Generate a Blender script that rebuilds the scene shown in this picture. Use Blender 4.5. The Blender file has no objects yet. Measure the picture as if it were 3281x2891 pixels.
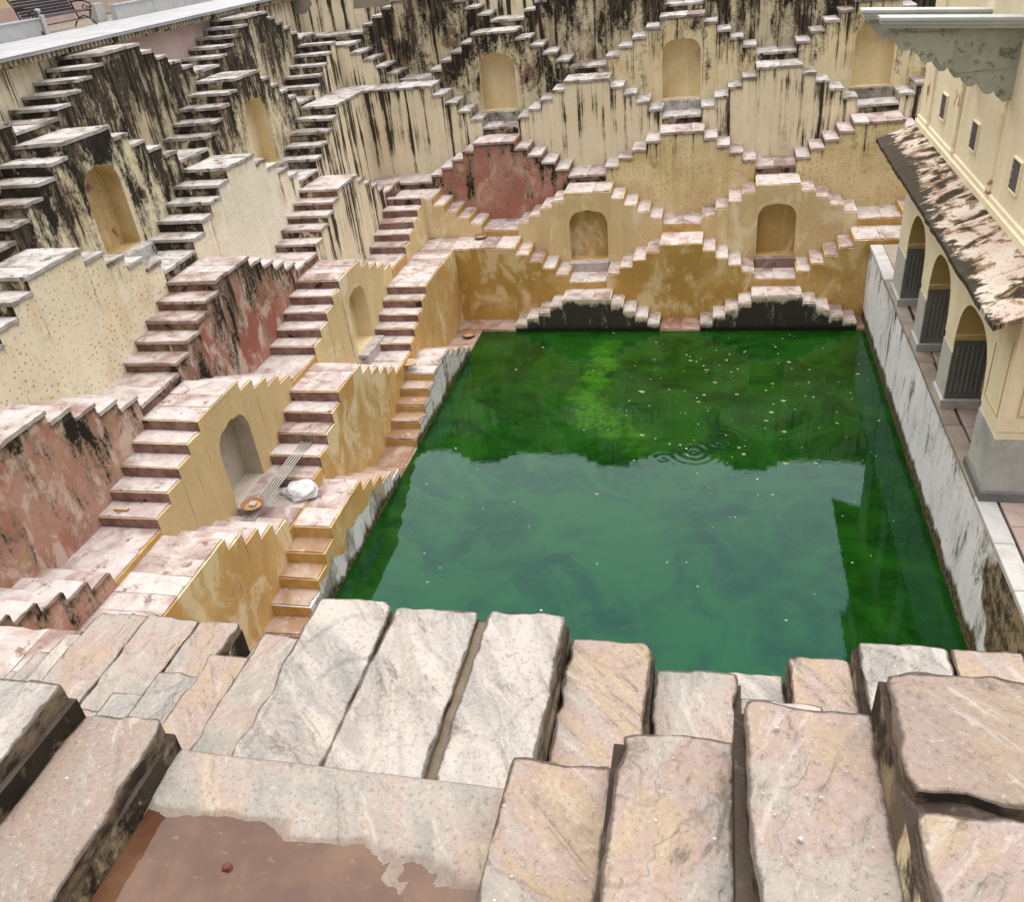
import bpy, math, random
from mathutils import Vector, noise as mn
random.seed(7)
sc = bpy.context.scene
K = 1.5                                   # metres per plan unit
# ------------------------------------------------------------------ camera
CAM = (5.02512, -16.82972, 7.72680); YAW, PIT, ROL = -0.27029, 0.55737, -0.11711; FPX = 2712.652
import json
cam = bpy.data.cameras.new("camera"); co = bpy.data.objects.new("camera", cam); sc.collection.objects.link(co)
fw = Vector((math.sin(YAW)*math.cos(PIT), math.cos(YAW)*math.cos(PIT), -math.sin(PIT)))
ri = Vector((math.cos(YAW), -math.sin(YAW), 0)); up = ri.cross(fw)
r2 = math.cos(ROL)*ri + math.sin(ROL)*up; u2 = -math.sin(ROL)*ri + math.cos(ROL)*up
from mathutils import Matrix
M = Matrix((r2, u2, -fw)).transposed().to_4x4(); M.translation = Vector(CAM)*K
co.matrix_world = M
cam.sensor_fit = 'HORIZONTAL'; cam.sensor_width = 36; cam.lens = FPX/3281*36; cam.clip_end = 2000; cam.clip_start = .02
sc.camera = co
# ------------------------------------------------------------------ light
SUN_EL, SUN_AZ = 80, 345
w = bpy.data.worlds.new("World"); sc.world = w; w.use_nodes = True
nt = w.node_tree; bg = nt.nodes['Background']
sky = nt.nodes.new('ShaderNodeTexSky'); sky.sky_type = 'NISHITA'; sky.sun_disc = False
sky.sun_elevation = math.radians(SUN_EL); sky.sun_rotation = math.radians(SUN_AZ); sky.dust_density = 6; sky.air_density = 1.2
hs = nt.nodes.new('ShaderNodeHueSaturation'); hs.inputs['Saturation'].default_value = .45
nt.links.new(sky.outputs[0], hs.inputs['Color']); nt.links.new(hs.outputs[0], bg.inputs[0]); bg.inputs[1].default_value = .05
sl = bpy.data.lights.new("sun", 'SUN'); so = bpy.data.objects.new("sun", sl); sc.collection.objects.link(so)
sl.energy = 1.5; sl.angle = math.radians(104); sl.color = (1, .945, .88)
az = math.radians(SUN_AZ); el = math.radians(SUN_EL)
sd = Vector((math.sin(az)*math.cos(el), math.cos(az)*math.cos(el), math.sin(el)))
so.rotation_euler = sd.to_track_quat('Z', 'Y').to_euler(); so.location = (0, 0, 60)
sc.view_settings.view_transform = 'Standard'; sc.view_settings.look = 'None'; sc.view_settings.exposure = 1.58; sc.view_settings.gamma = 1
# ------------------------------------------------------------------ node helper
class N:
    def __init__(s, name, rough=.9, spec=.25):
        s.m = bpy.data.materials.new(name); s.m.use_nodes = True; s.t = s.m.node_tree
        s.b = s.t.nodes['Principled BSDF']; s.b.inputs['Roughness'].default_value = rough
        s.b.inputs['Specular IOR Level'].default_value = spec
        g = s.n('ShaderNodeNewGeometry'); s.pos = s.vm('SCALE', g.outputs['Position'], scale=1/K)
        s.uv = s.n('ShaderNodeUVMap').outputs[0]; s.rnd = s.n('ShaderNodeObjectInfo').outputs['Random']
    def n(s, t): return s.t.nodes.new(t)
    def put(s, sock, v):
        if hasattr(v, 'is_linked') or hasattr(v, 'links'): s.t.links.new(v, sock)
        else: sock.default_value = v
    def vm(s, op, a, b=None, scale=None):
        n = s.n('ShaderNodeVectorMath'); n.operation = op; s.put(n.inputs[0], a)
        if b is not None: s.put(n.inputs[1], b)
        if scale is not None: s.put(n.inputs['Scale'], scale)
        return n.outputs['Value'] if op in ('LENGTH', 'DISTANCE') else n.outputs[0]
    def ma(s, op, a, b=0, c=0):
        n = s.n('ShaderNodeMath'); n.operation = op; s.put(n.inputs[0], a); s.put(n.inputs[1], b)
        if op in ('MULTIPLY_ADD', 'SMOOTH_MIN'): s.put(n.inputs[2], c)
        return n.outputs[0]
    def xyz(s, v): n = s.n('ShaderNodeSeparateXYZ'); s.put(n.inputs[0], v); return n.outputs
    def vec(s, x, y, z):
        n = s.n('ShaderNodeCombineXYZ')
        for i, q in enumerate((x, y, z)): s.put(n.inputs[i], q)
        return n.outputs[0]
    def noise(s, v, scale, detail=4, rough=.55, dist=0):
        n = s.n('ShaderNodeTexNoise'); s.put(n.inputs['Vector'], v); n.inputs['Scale'].default_value = scale
        n.inputs['Detail'].default_value = detail; n.inputs['Roughness'].default_value = rough; n.inputs['Distortion'].default_value = dist
        return n.outputs[0]
    def voro(s, v, scale, f='F1', rand=1, dim='3D'):
        n = s.n('ShaderNodeTexVoronoi'); n.feature = f; n.voronoi_dimensions = dim; s.put(n.inputs['Vector'], v); n.inputs['Scale'].default_value = scale
        n.inputs['Randomness'].default_value = rand; return n.outputs['Distance']
    def ss(s, x, a, b):                       # smoothstep
        n = s.n('ShaderNodeMapRange'); n.interpolation_type = 'SMOOTHSTEP'; s.put(n.inputs[0], x); s.put(n.inputs[1], a); s.put(n.inputs[2], b); return n.outputs[0]
    def mix(s, f, a, b):
        n = s.n('ShaderNodeMix'); n.data_type = 'RGBA'; s.put(n.inputs[0], f)
        for i, q in ((6, a), (7, b)): s.put(n.inputs[i], q if not isinstance(q, tuple) else (*q, 1))
        return n.outputs[2]
    def ramp(s, x, stops):
        n = s.n('ShaderNodeValToRGB'); s.put(n.inputs[0], x); e = n.color_ramp.elements
        while len(e) < len(stops): e.new(.5)
        for q, (p, c) in zip(e, stops): q.position = p; q.color = (*c, 1)
        return n.outputs[0]
    def bump(s, h, strength=.5, dist=.02, prev=None):
        n = s.n('ShaderNodeBump'); s.put(n.inputs['Height'], h); n.inputs['Strength'].default_value = strength; n.inputs['Distance'].default_value = dist
        if prev is not None: s.t.links.new(prev, n.inputs['Normal'])
        return n.outputs[0]
    def done(s, col, nrm=None, rough=None):
        s.put(s.b.inputs['Base Color'], col if not isinstance(col, tuple) else (*col, 1))
        if nrm is not None: s.t.links.new(nrm, s.b.inputs['Normal'])
        if rough is not None: s.put(s.b.inputs['Roughness'], rough)
        return s.m
MAT = {}
DARK = (.010, .0085, .006); RED = (.30, .115, .085); CREAM = (.81, .715, .515); OCHRE = (.56, .35, .13); YEL = (.65, .50, .27)
def plaster(name, base, alt, alt_amt=.5, pale=(.74, .66, .50), pale_amt=0, red=0, streak=0, fall=.5, grime=0, dots=0, green=0, low=0, lime=0, brown=0, pf=1.6):
    s = N(name); U = s.xyz(s.uv); P = s.xyz(s.pos); sd = s.ma('MULTIPLY', s.rnd, 37)
    pv = s.vm('ADD', s.pos, s.vec(sd, 0, sd))
    big = s.noise(pv, 1.3, 6, .6)
    c = s.mix(s.ss(big, .62-alt_amt*.35, .80-alt_amt*.35), base, alt)
    fine = s.noise(pv, 14, 5, .65)
    c = s.mix(s.ma('MULTIPLY', s.ss(fine, .45, .75), .35), c, tuple(q*.72 for q in base))
    runs = s.noise(s.vec(s.ma('MULTIPLY', U[0], 5), s.ma('MULTIPLY', P[2], .5), sd), 1, 4, .6)
    c = s.mix(s.ma('MULTIPLY', s.ss(runs, .48, .66), .35), c, tuple(min(1, q*1.2) for q in base))
    if pale_amt:
        pn = s.noise(s.vm('MULTIPLY', pv, (pf, pf, pf*.65)), 1, 7, .64, .6)
        c = s.mix(s.ma('MULTIPLY', s.ss(pn, .63-pale_amt*.25, .74-pale_amt*.25), .8), c, pale)
    if green: c = s.mix(s.ma('MULTIPLY', s.ss(s.noise(pv, 3, 6, .7), .6-green*.2, .75-green*.2), .8), c, (.36, .31, .09))
    if red:
        rn = s.noise(s.vm('MULTIPLY', pv, (1.1, 1.1, .8)), 1.1, 8, .6, .4)
        rc = s.mix(s.noise(pv, 5, 5, .7), (.22, .07, .05), (.44, .23, .19))
        c = s.mix(s.ss(rn, .70-red*.4, .73-red*.4), c, rc)
    if dots:
        dvec = s.vec(U[0], P[2], 0); dv = s.voro(dvec, 9, rand=.8, dim='2D')
        c = s.mix(s.ma('MULTIPLY', s.ss(s.ma('ADD', dv, s.ma('MULTIPLY', s.ma('SUBTRACT', s.noise(pv, 3, 3), .5), .35)), .15, .07), dots), c, (.26, .15, .06))
        dv2 = s.voro(dvec, 22, dim='2D'); c = s.mix(s.ma('MULTIPLY', s.ma('MULTIPLY', s.ss(dv2, .2, .12), s.ss(big, .5, .62)), .5*dots), c, (.34, .22, .09))
    g1 = s.noise(s.vm('MULTIPLY', pv, (2.4, 2.4, 1.0)), 1, 9, .72, .3); g2 = s.noise(s.vec(s.ma('MULTIPLY', U[0], 6), s.ma('MULTIPLY', P[2], .7), sd), 1, 5, .65)
    gg = s.ma('ADD', s.ma('MULTIPLY', g1, .68), s.ma('MULTIPLY', g2, .32))
    gg = s.ma('ADD', gg, s.ma('MULTIPLY', s.ma('SUBTRACT', s.noise(pv, 20, 4, .7), .5), .22))
    if grime:
        q = s.ma('SUBTRACT', gg, s.ma('MULTIPLY', U[1], .07)); th = .67-grime*.25
        c = s.mix(s.ma('MULTIPLY', s.ss(q, th-.07, th+.01), .66), c, (.20, .17, .115)); c = s.mix(s.ma('MULTIPLY', s.ss(q, th-.01, th+.055), .97), c, DARK)
    if streak:
        n1 = s.noise(s.vec(s.ma('MULTIPLY', U[0], s.ma('MULTIPLY_ADD', s.rnd, 6, 3.5)), s.ma('MULTIPLY', P[2], .2), sd), 1, 5, .66)
        n2 = s.noise(s.vec(s.ma('MULTIPLY', U[0], 26), s.ma('MULTIPLY', P[2], .5), sd), 1, 3, .6)
        q = s.ma('SUBTRACT', s.ma('ADD', s.ma('ADD', s.ma('MULTIPLY', n1, .8), s.ma('MULTIPLY', n2, .2)), s.ma('MULTIPLY', s.ma('SUBTRACT', big, .5), .35)), s.ma('MULTIPLY', U[1], fall*.12))
        th = .655-streak*.25
        c = s.mix(s.ma('MULTIPLY', s.ss(q, th-.06, th+.04), .5), c, (.24, .18, .13)); c = s.mix(s.ma('MULTIPLY', s.ss(q, th, th+.05), .93), c, (.014, .010, .008))
    if lime:
        zz = s.ma('ADD', P[2], s.ma('MULTIPLY', s.ma('SUBTRACT', big, .5), -1.3)); c = s.mix(s.ss(zz, lime+.03, lime-.02), c, s.mix(s.ss(g1, .45, .6), (.74, .75, .78), (.30, .28, .24)))
    if brown:
        yy = s.ma('ADD', P[1], s.ma('MULTIPLY', s.ma('SUBTRACT', g1, .5), 1.8)); yy = s.ma('ADD', yy, s.ma('MULTIPLY', s.ma('ABSOLUTE', s.ma('SUBTRACT', P[2], 1.1)), 1.1))
        bc = s.mix(s.ss(s.noise(pv, 6, 7, .7), .4, .62), (.045, .035, .022), (.30, .235, .15)); c = s.mix(s.ss(yy, -8.55, -8.75), c, bc)
    if low == 9:
        q = s.ma('ADD', s.ma('MULTIPLY', U[1], 1.5), s.ma('SUBTRACT', gg, .5)); c = s.mix(s.ss(q, .06, .2), c, (.05, .045, .035)); c = s.mix(s.ma('MULTIPLY', s.ss(s.noise(s.vec(s.ma('MULTIPLY', U[0], 6), P[2], 4), 1, 7, .7), .56, .66), .7), c, s.mix(s.ss(fine, .4, .6), (.012, .012, .009), (.42, .40, .33)))
        c = s.mix(s.ss(s.ma('ADD', P[2], s.ma('MULTIPLY', s.ma('SUBTRACT', fine, .5), .2)), .16, .04), c, (.012, .014, .008))
    elif low:
        q = s.ma('ADD', P[2], s.ma('MULTIPLY', s.ma('SUBTRACT', g1, .5), -.5)); c = s.mix(s.ss(q, low+.08, low-.04), c, s.mix(s.ss(fine, .4, .6), (.022, .026, .012), (.16, .13, .07)))
    # dirt along the top edge
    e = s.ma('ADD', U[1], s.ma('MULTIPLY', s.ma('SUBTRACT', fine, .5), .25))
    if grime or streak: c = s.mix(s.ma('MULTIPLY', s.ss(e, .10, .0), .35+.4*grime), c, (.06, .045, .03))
    b = s.bump(s.noise(pv, 5, 8, .65), .5, .03); b = s.bump(s.noise(pv, 45, 4, .7), .35, .006, b)
    MAT[name] = s.done(c, b)
plaster('ochre', OCHRE, (.62, .44, .20), .5, (.80, .67, .44), .58)
plaster('ochre_lime', OCHRE, (.62, .44, .20), .5, (.74, .60, .36), .3, lime=.42, low=.10)
plaster('ochre_dark', (.47, .285, .075), (.60, .41, .16), .5, (.76, .60, .35), .50)
plaster('yellow', YEL, (.70, .55, .31), .5, (.80, .71, .50), .46)
plaster('yellow_smooth', (.60, .45, .235), (.63, .475, .255), .4)
plaster('cream_clean', CREAM, (.80, .70, .49), .5, streak=.44, fall=.22, grime=.10)
plaster('cream_light', (.86, .80, .655), (.80, .70, .50), .4, dots=.35, streak=.20, fall=.6)
plaster('cream_dots', (.85, .765, .575), (.78, .66, .44), .4, dots=.6, streak=.16, grime=.1)
plaster('cream_speckle', (.74, .62, .38), (.64, .50, .26), .6, dots=.5, streak=.42, fall=.9, green=.2, grime=.2)
plaster('cream_streak', CREAM, (.80, .70, .49), .5, streak=.56, fall=.25)
plaster('cream_niche', (.77, .67, .45), (.72, .58, .34), .5, streak=.46, fall=.5, grime=.56)
plaster('mottled', (.66, .57, .39), (.50, .43, .28), .6, red=.28, grime=.95, streak=.5, fall=.1)
plaster('mottled_niche', (.74, .66, .47), (.62, .52, .32), .5, red=.26, grime=.86, streak=.45)
plaster('mottled_dark', (.46, .40, .26), (.36, .3, .2), .5, red=.28, grime=1.12, streak=.6, fall=.05)
plaster('red', (.38, .165, .12), (.47, .26, .21), .5, (.56, .40, .33), .46, grime=.66, pf=2.6)
plaster('red_mottled', (.32, .12, .08), (.44, .23, .18), .6, (.60, .49, .43), .62, grime=.74, streak=.3, pf=3.2)
plaster('red_pale', (.38, .175, .12), (.46, .27, .21), .6, (.62, .50, .43), .60, grime=.70, pf=3.0, green=.25)
plaster('whitewash', (.76, .78, .83), (.66, .675, .70), .4, (.84, .86, .90), .3, grime=.54, low=.22, brown=1)
plaster('algae', (.62, .56, .44), (.5, .45, .35), .35, low=9)
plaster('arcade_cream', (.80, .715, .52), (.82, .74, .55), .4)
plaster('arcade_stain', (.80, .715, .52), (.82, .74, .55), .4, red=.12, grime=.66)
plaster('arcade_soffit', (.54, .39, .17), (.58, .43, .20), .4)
plaster('pink_wall', (.52, .39, .35), (.58, .46, .42), .5, (.60, .50, .46), .3)
plaster('niche_cream', (.77, .65, .41), (.68, .54, .31), .5, streak=.22, grime=.22)
plaster('niche_yellow', (.62, .46, .22), (.52, .36, .14), .6, (.76, .66, .46), .4)
plaster('niche_grey', (.46, .41, .33), (.38, .33, .26), .5, (.58, .56, .54), .3)
plaster('niche_red', (.64, .51, .29), (.5, .36, .16), .6, red=.42, grime=.4)
plaster('tier0_left', (.66, .665, .67), (.55, .52, .45), .5, grime=.46, low=.12)
def riser(name, a, b, grime, cream=0):
    s = N(name); pv = s.vm('ADD', s.pos, s.vec(s.ma('MULTIPLY', s.rnd, 31), 0, 0)); c = s.mix(s.ss(s.noise(pv, 5, 6, .65), .4, .6), a, b)
    if cream: c = s.mix(s.ss(s.noise(s.vm('MULTIPLY', pv, (4, 4, 1.5)), 1, 6, .6), .62-cream*.2, .68-cream*.2), c, (.60, .50, .33))
    if grime: c = s.mix(s.ma('MULTIPLY', s.ss(s.noise(pv, 3.2, 8, .7), .66-grime*.3, .74-grime*.3), .92), c, (.012, .009, .007))
    MAT[name] = s.done(c, s.bump(s.noise(pv, 14, 7, .7), .6, .02))
riser('riser_ochre', (.46, .28, .09), (.54, .35, .14), 0)
riser('riser_mauve', (.17, .095, .085), (.27, .17, .15), .30)
riser('riser_red', (.20, .085, .065), (.30, .16, .12), .3)
riser('riser_brown', (.13, .07, .05), (.24, .15, .105), .5, .22)
riser('riser_dark', (.12, .09, .06), (.30, .24, .15), .72, .34)
riser('riser_grey', (.34, .30, .22), (.46, .40, .28), .5, .3)
def tread(name, cols, dirt, dirtc=(.10, .07, .05), rough=.8, sc1=1.8):
    s = N(name, rough, .3); pv = s.vm('ADD', s.pos, s.vec(s.ma('MULTIPLY', s.rnd, 53), s.ma('MULTIPLY', s.rnd, 17), 0))
    n1 = s.noise(pv, sc1, 7, .62, .5)
    c = s.ramp(s.ma('ADD', n1, s.ma('MULTIPLY', s.ma('SUBTRACT', s.rnd, .5), .28)), [(.30, cols[0]), (.46, cols[1]), (.60, cols[2]), (.74, cols[3])])
    n2 = s.noise(s.vm('MULTIPLY', pv, (4, 4, 4)), 1.5, 8, .7)
    if dirt: c = s.mix(s.ma('MULTIPLY', s.ss(n2, .66-dirt*.25, .74-dirt*.25), .8), c, dirtc)
    c = s.mix(s.ma('MULTIPLY', s.ss(s.noise(pv, 30, 5, .7), .52, .7), .25), c, (.25, .2, .17))
    b = s.bump(s.noise(pv, 6, 9, .65), .55, .03); b = s.bump(s.noise(pv, 60, 3, .6), .3, .004, b)
    MAT[name] = s.done(c, b)
tread('tread_pink', ((.24, .165, .145), (.41, .345, .325), (.52, .485, .475), (.36, .275, .245)), .36, (.15, .075, .055), .8, 2.6)
tread('tread_white', ((.19, .155, .135), (.38, .35, .325), (.53, .51, .50), (.31, .27, .245)), .46, (.05, .036, .028), .8, 2.6)
tread('tread_ochre', ((.25, .15, .09), (.31, .20, .125), (.40, .32, .27), (.28, .175, .105)), .34, (.50, .45, .42))
tread('tread_mud', ((.20, .10, .065), (.26, .15, .10), (.38, .29, .25), (.22, .125, .085)), .2, (.48, .42, .38))
tread('mortar', ((.022, .015, .011), (.040, .028, .020), (.070, .052, .038), (.030, .021, .015)), .35, (.016, .012, .009))
tread('grey_stone', ((.34, .35, .34), (.44, .45, .44), (.50, .50, .48), (.38, .39, .37)), .08)
tread('grey_stone_dark', ((.13, .135, .135), (.16, .165, .165), (.20, .20, .195), (.15, .15, .145)), .1)
tread('floor_pink', ((.30, .215, .185), (.37, .29, .255), (.41, .34, .30), (.33, .25, .215)), .16)
tread('floor_sand', ((.22, .185, .14), (.28, .24, .195), (.33, .285, .24), (.26, .215, .17)), .16)
tread('marble', ((.38, .39, .415), (.46, .47, .50), (.50, .51, .535), (.42, .43, .45)), .10, (.2, .2, .2))
tread('bracket_stone', ((.25, .27, .23), (.31, .33, .28), (.36, .375, .32), (.28, .295, .25)), .46, (.10, .10, .085), .8, 1.0)
tread('bracket_edge', ((.44, .48, .47), (.50, .54, .53), (.58, .62, .61), (.46, .50, .49)), .06, (.05, .05, .05))
def eave():
    s = N('eave_stone', .85); P = s.xyz(s.pos)
    st = s.noise(s.vec(s.ma('MULTIPLY', P[0], 4.2), s.ma('MULTIPLY', P[1], 7), 0), 1, 9, .72, .25); bg_ = s.noise(s.vec(s.ma('MULTIPLY', P[0], 1.2), s.ma('MULTIPLY', P[1], 1.6), 3), 1, 4, .6)
    q = s.ma('ADD', s.ma('MULTIPLY', st, .55), s.ma('MULTIPLY', bg_, .45))
    c = s.mix(s.ss(s.noise(s.pos, 1.5, 4), .4, .6), (.56, .51, .44), (.50, .40, .36))
    far = s.ss(P[1], -6.5, -2.0); pe = s.noise(s.vec(s.ma('MULTIPLY', P[0], 3.4), s.ma('MULTIPLY', P[1], 3.4), s.ma('MULTIPLY', s.rnd, 9)), 1, 10, .62, .4); q2 = s.ma('ADD', pe, s.ma('MULTIPLY', far, .04))
    c = s.mix(s.ma('MULTIPLY', s.ss(q2, .50, .525), .92), c, s.mix(s.noise(s.pos, 9, 6, .7), (.10, .06, .03), (.32, .22, .12))); c = s.mix(s.ss(q2, .545, .585), c, (.03, .022, .014))
    c = s.mix(s.ma('MULTIPLY', s.ss(s.noise(s.pos, 16, 6, .75), .54, .62), .6), c, (.13, .085, .045))
    e = s.ma('ADD', P[0], s.ma('MULTIPLY', s.ma('SUBTRACT', q, .5), 1.2)); wdt = s.ma('MULTIPLY_ADD', far, .20, 7.78)
    c = s.mix(s.ss(e, s.ma('ADD', wdt, .03), s.ma('SUBTRACT', wdt, .02)), c, s.mix(st, (.02, .017, .011), (.075, .06, .04)))
    MAT['eave_stone'] = s.done(c, s.bump(st, .6, .03))
eave()
def flag():
    s = N('flagstone', .72, .35); o = s.ma('MULTIPLY', s.rnd, 71); pv = s.vm('ADD', s.pos, s.vec(o, s.ma('MULTIPLY', o, .37), o)); P = s.xyz(pv)
    ang = s.ma('MULTIPLY', s.ma('SUBTRACT', s.rnd, .5), 2.4)
    a = s.ma('ADD', P[0], s.ma('MULTIPLY', P[1], ang)); band = s.vec(s.ma('MULTIPLY', a, 5.5), s.ma('MULTIPLY', P[1], 1.7), P[2])
    wv = s.noise(pv, 3, 4, .6); bn = s.noise(s.vm('ADD', band, s.vec(wv, wv, 0)), 1.0, 9, .68, .8)
    blot = s.noise(pv, 2.6, 5, .6, .6)
    q = s.ma('ADD', s.ma('MULTIPLY', bn, .55), s.ma('MULTIPLY', blot, .45))
    q = s.ma('ADD', q, s.ma('MULTIPLY', s.ma('SUBTRACT', s.rnd, .5), .10))
    c = s.ramp(q, [(.28, (.13, .127, .118)), (.39, (.25, .242, .22)), (.47, (.335, .305, .27)), (.53, (.33, .255, .225)), (.60, (.36, .28, .19)), (.70, (.44, .415, .39))])
    v2 = s.ma('FRACT', s.ma('MULTIPLY', s.rnd, 13.7)); c = s.mix(s.ma('MULTIPLY', s.ss(v2, .5, .3), .7), c, s.mix(s.ss(bn, .35, .65), (.24, .235, .225), (.50, .475, .445)))
    c = s.mix(s.ma('MULTIPLY', s.ss(v2, .86, .94), .5), c, (.235, .185, .15))
    sp = s.noise(pv, 80, 5, .8); c = s.mix(s.ma('MULTIPLY', s.ss(sp, .53, .66), .62), c, (.11, .095, .08)); c = s.mix(s.ma('MULTIPLY', s.ss(sp, .44, .32), .55), c, (.52, .50, .47))
    fol = s.noise(s.vec(s.ma('MULTIPLY', a, 17), s.ma('MULTIPLY', P[1], 4.5), s.ma('MULTIPLY', wv, 3)), 1, 6, .72, .6)
    c = s.mix(s.ma('MULTIPLY', s.ma('MULTIPLY', s.ss(fol, .54, .68), s.ss(blot, .42, .58)), .75), c, (.085, .075, .065)); c = s.mix(s.ma('MULTIPLY', s.ss(fol, .46, .34), .45), c, (.50, .475, .44))
    drt = s.noise(pv, 4.2, 9, .75, .4); c = s.mix(s.ma('MULTIPLY', s.ss(drt, .57, .74), .6), c, (.10, .08, .062))
    cr = s.noise(s.vm('ADD', s.vm('MULTIPLY', band, (.5, 1, 1)), s.vec(wv, 0, 7)), .6, 3, .45, .3)
    ridge = s.ma('ABSOLUTE', s.ma('SUBTRACT', cr, .5)); line = s.ss(ridge, .0026, .0006)
    c = s.mix(s.ma('MULTIPLY', s.ma('MULTIPLY', line, s.ss(blot, .45, .55)), .35), c, (.08, .06, .048))
    stp = s.ma('ADD', s.ma('MULTIPLY', s.ss(ridge, 0, .02), .4), s.ma('ADD', s.ma('MULTIPLY', bn, 1.0), s.ma('MULTIPLY', fol, .35)))
    b = s.bump(stp, .8, .022); b = s.bump(s.noise(pv, 120, 4, .75), .6, .004, b); b = s.bump(s.noise(pv, 26, 7, .75), .75, .011, b)
    U = s.xyz(s.uv); ed = s.ss(s.ma('ADD', U[0], s.ma('MULTIPLY', s.ma('SUBTRACT', drt, .5), .05)), .012, .0)
    ed2 = s.ss(s.ma('ADD', U[0], s.ma('MULTIPLY', s.ma('SUBTRACT', s.noise(pv, 9, 6, .7), .5), .035)), .011, .003); c = s.mix(s.ma('MULTIPLY', ed2, .82), c, (.045, .032, .023))
    wet = s.ma('MULTIPLY', s.ss(s.xyz(s.pos)[2], 5.9535, 5.9495), s.ma('MULTIPLY', s.ss(s.xyz(s.pos)[2], 5.93, 5.935), s.ss(U[0], .09, .1))); c = s.mix(s.ma('MULTIPLY', wet, .5), c, (.13, .085, .06))
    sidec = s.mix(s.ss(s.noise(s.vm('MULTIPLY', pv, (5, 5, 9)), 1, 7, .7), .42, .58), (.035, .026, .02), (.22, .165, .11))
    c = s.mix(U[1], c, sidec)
    MAT['flagstone'] = s.done(c, b)
flag()
def simple(name, col, rough=.6, var=.25, metal=0, scale=8):
    s = N(name, rough, .4); c = s.mix(s.noise(s.pos, scale, 5, .6), tuple(q*(1-var) for q in col), tuple(min(1, q*(1+var)) for q in col)); s.b.inputs['Metallic'].default_value = metal
    MAT[name] = s.done(c, s.bump(s.noise(s.pos, scale*4, 4, .6), .2, .005))
simple('bench_iron', (.012, .012, .016), .4); simple('bench_slat', (.035, .036, .05), .5, .3); simple('steel', (.34, .32, .29), .5, .3, .3)
simple('terracotta', (.30, .14, .07), .75); simple('clay_yellow', (.40, .26, .12), .7); simple('clay_white', (.45, .40, .34), .7)
simple('plastic_bag', (.55, .56, .58), .4, .08); simple('paper', (.45, .44, .38), .8, .2); simple('leaf_pale', (.22, .23, .09), .7); simple('pebble_white', (.48, .45, .41), .8); simple('pebble_red', (.12, .035, .022), .7)
simple('jali_dark', (.03, .025, .018), .9); simple('leaf', (.05, .09, .02), .7, .4); simple('bark', (.10, .07, .045), .9)
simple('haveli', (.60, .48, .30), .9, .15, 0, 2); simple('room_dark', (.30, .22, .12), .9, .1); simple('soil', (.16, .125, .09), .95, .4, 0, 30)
def water():
    s = N('pool_water', .02, .5); P = s.xyz(s.pos); s.b.inputs['IOR'].default_value = 1.45; s.b.inputs['Specular Tint'].default_value = (.09, .52, .70, 1)
    d = s.noise(s.pos, .9, 5, .6, 1.2); f = s.noise(s.vm('MULTIPLY', s.pos, (2.2, 4.5, 1)), 1, 7, .65, 1.5)
    c = s.mix(s.ss(d, .35, .65), (.003, .025, .003), (.009, .056, .0045))
    c = s.mix(s.ma('MULTIPLY', s.ss(f, .48, .70), .5), c, (.013, .056, .005))
    # drifting algae ribbon
    wob = s.noise(s.pos, 2.4, 5, .65); dist = None
    for (x, y, r) in ((2.86, -.9, .24), (2.92, -1.5, .26), (2.82, -2.2, .26), (2.74, -2.9, .30), (2.95, -3.45, .42), (3.4, -3.9, .26), (3.8, -4.3, .16)):
        k = s.ma('SUBTRACT', s.vm('DISTANCE', s.vm('MULTIPLY', s.pos, (1, .6, 1)), (x, y*.6, 0)), r*.55)
        dist = k if dist is None else s.ma('MINIMUM', dist, k)
    dist = s.ma('ADD', dist, s.ma('MULTIPLY', s.ma('SUBTRACT', wob, .5), 1.05))
    al = s.ma('MULTIPLY', s.ss(dist, .26, -.12), s.ss(s.noise(s.vm('MULTIPLY', s.pos, (6, 10, 1)), 1, 6, .7, 1.5), .30, .55)); c = s.mix(s.ma('MULTIPLY', al, .9), c, (.034, .13, .008))
    c = s.mix(s.ma('MULTIPLY', s.ss(s.noise(s.pos, 40, 3, .6), .66, .74), .35), c, (.10, .16, .04))
    h = None
    for (x, y, a, r) in ((4.78, -4.75, .7, .9), (4.76, -5.85, .5, .6), (5.25, -4.3, .6, .8), (4.3, -5.0, .4, .5)):
        dd = s.ma('ADD', s.vm('DISTANCE', s.pos, (x, y, 0)), s.ma('MULTIPLY', wob, .12)); k = s.ma('MULTIPLY', s.ma('MULTIPLY', s.ma('SINE', s.ma('MULTIPLY', dd, 44)), s.ss(dd, r, .05)), a)
        h = k if h is None else s.ma('ADD', h, k)
    b = s.bump(h, .2, .006); b = s.bump(s.noise(s.vm('MULTIPLY', s.pos, (1, 1.6, 1)), 7, 4, .55, .6), .05, .010, b); b = s.bump(s.noise(s.pos, 1.6, 2), .04, .03, b)
    MAT['pool_water'] = s.done(c, b)
water()
def puddle():
    s = N('puddle_water', .05, .4); c = s.mix(s.ss(s.noise(s.pos, 6, 6, .65), .35, .7), (.075, .033, .019), (.125, .066, .038))
    c = s.mix(s.ma('MULTIPLY', s.ss(s.noise(s.vm('MULTIPLY', s.pos, (1, 2, 1)), 22, 4, .7), .62, .72), .5), c, (.24, .16, .095))
    MAT['puddle_water'] = s.done(c, s.bump(s.noise(s.pos, 12, 3), .06, .01))
puddle()
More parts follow.
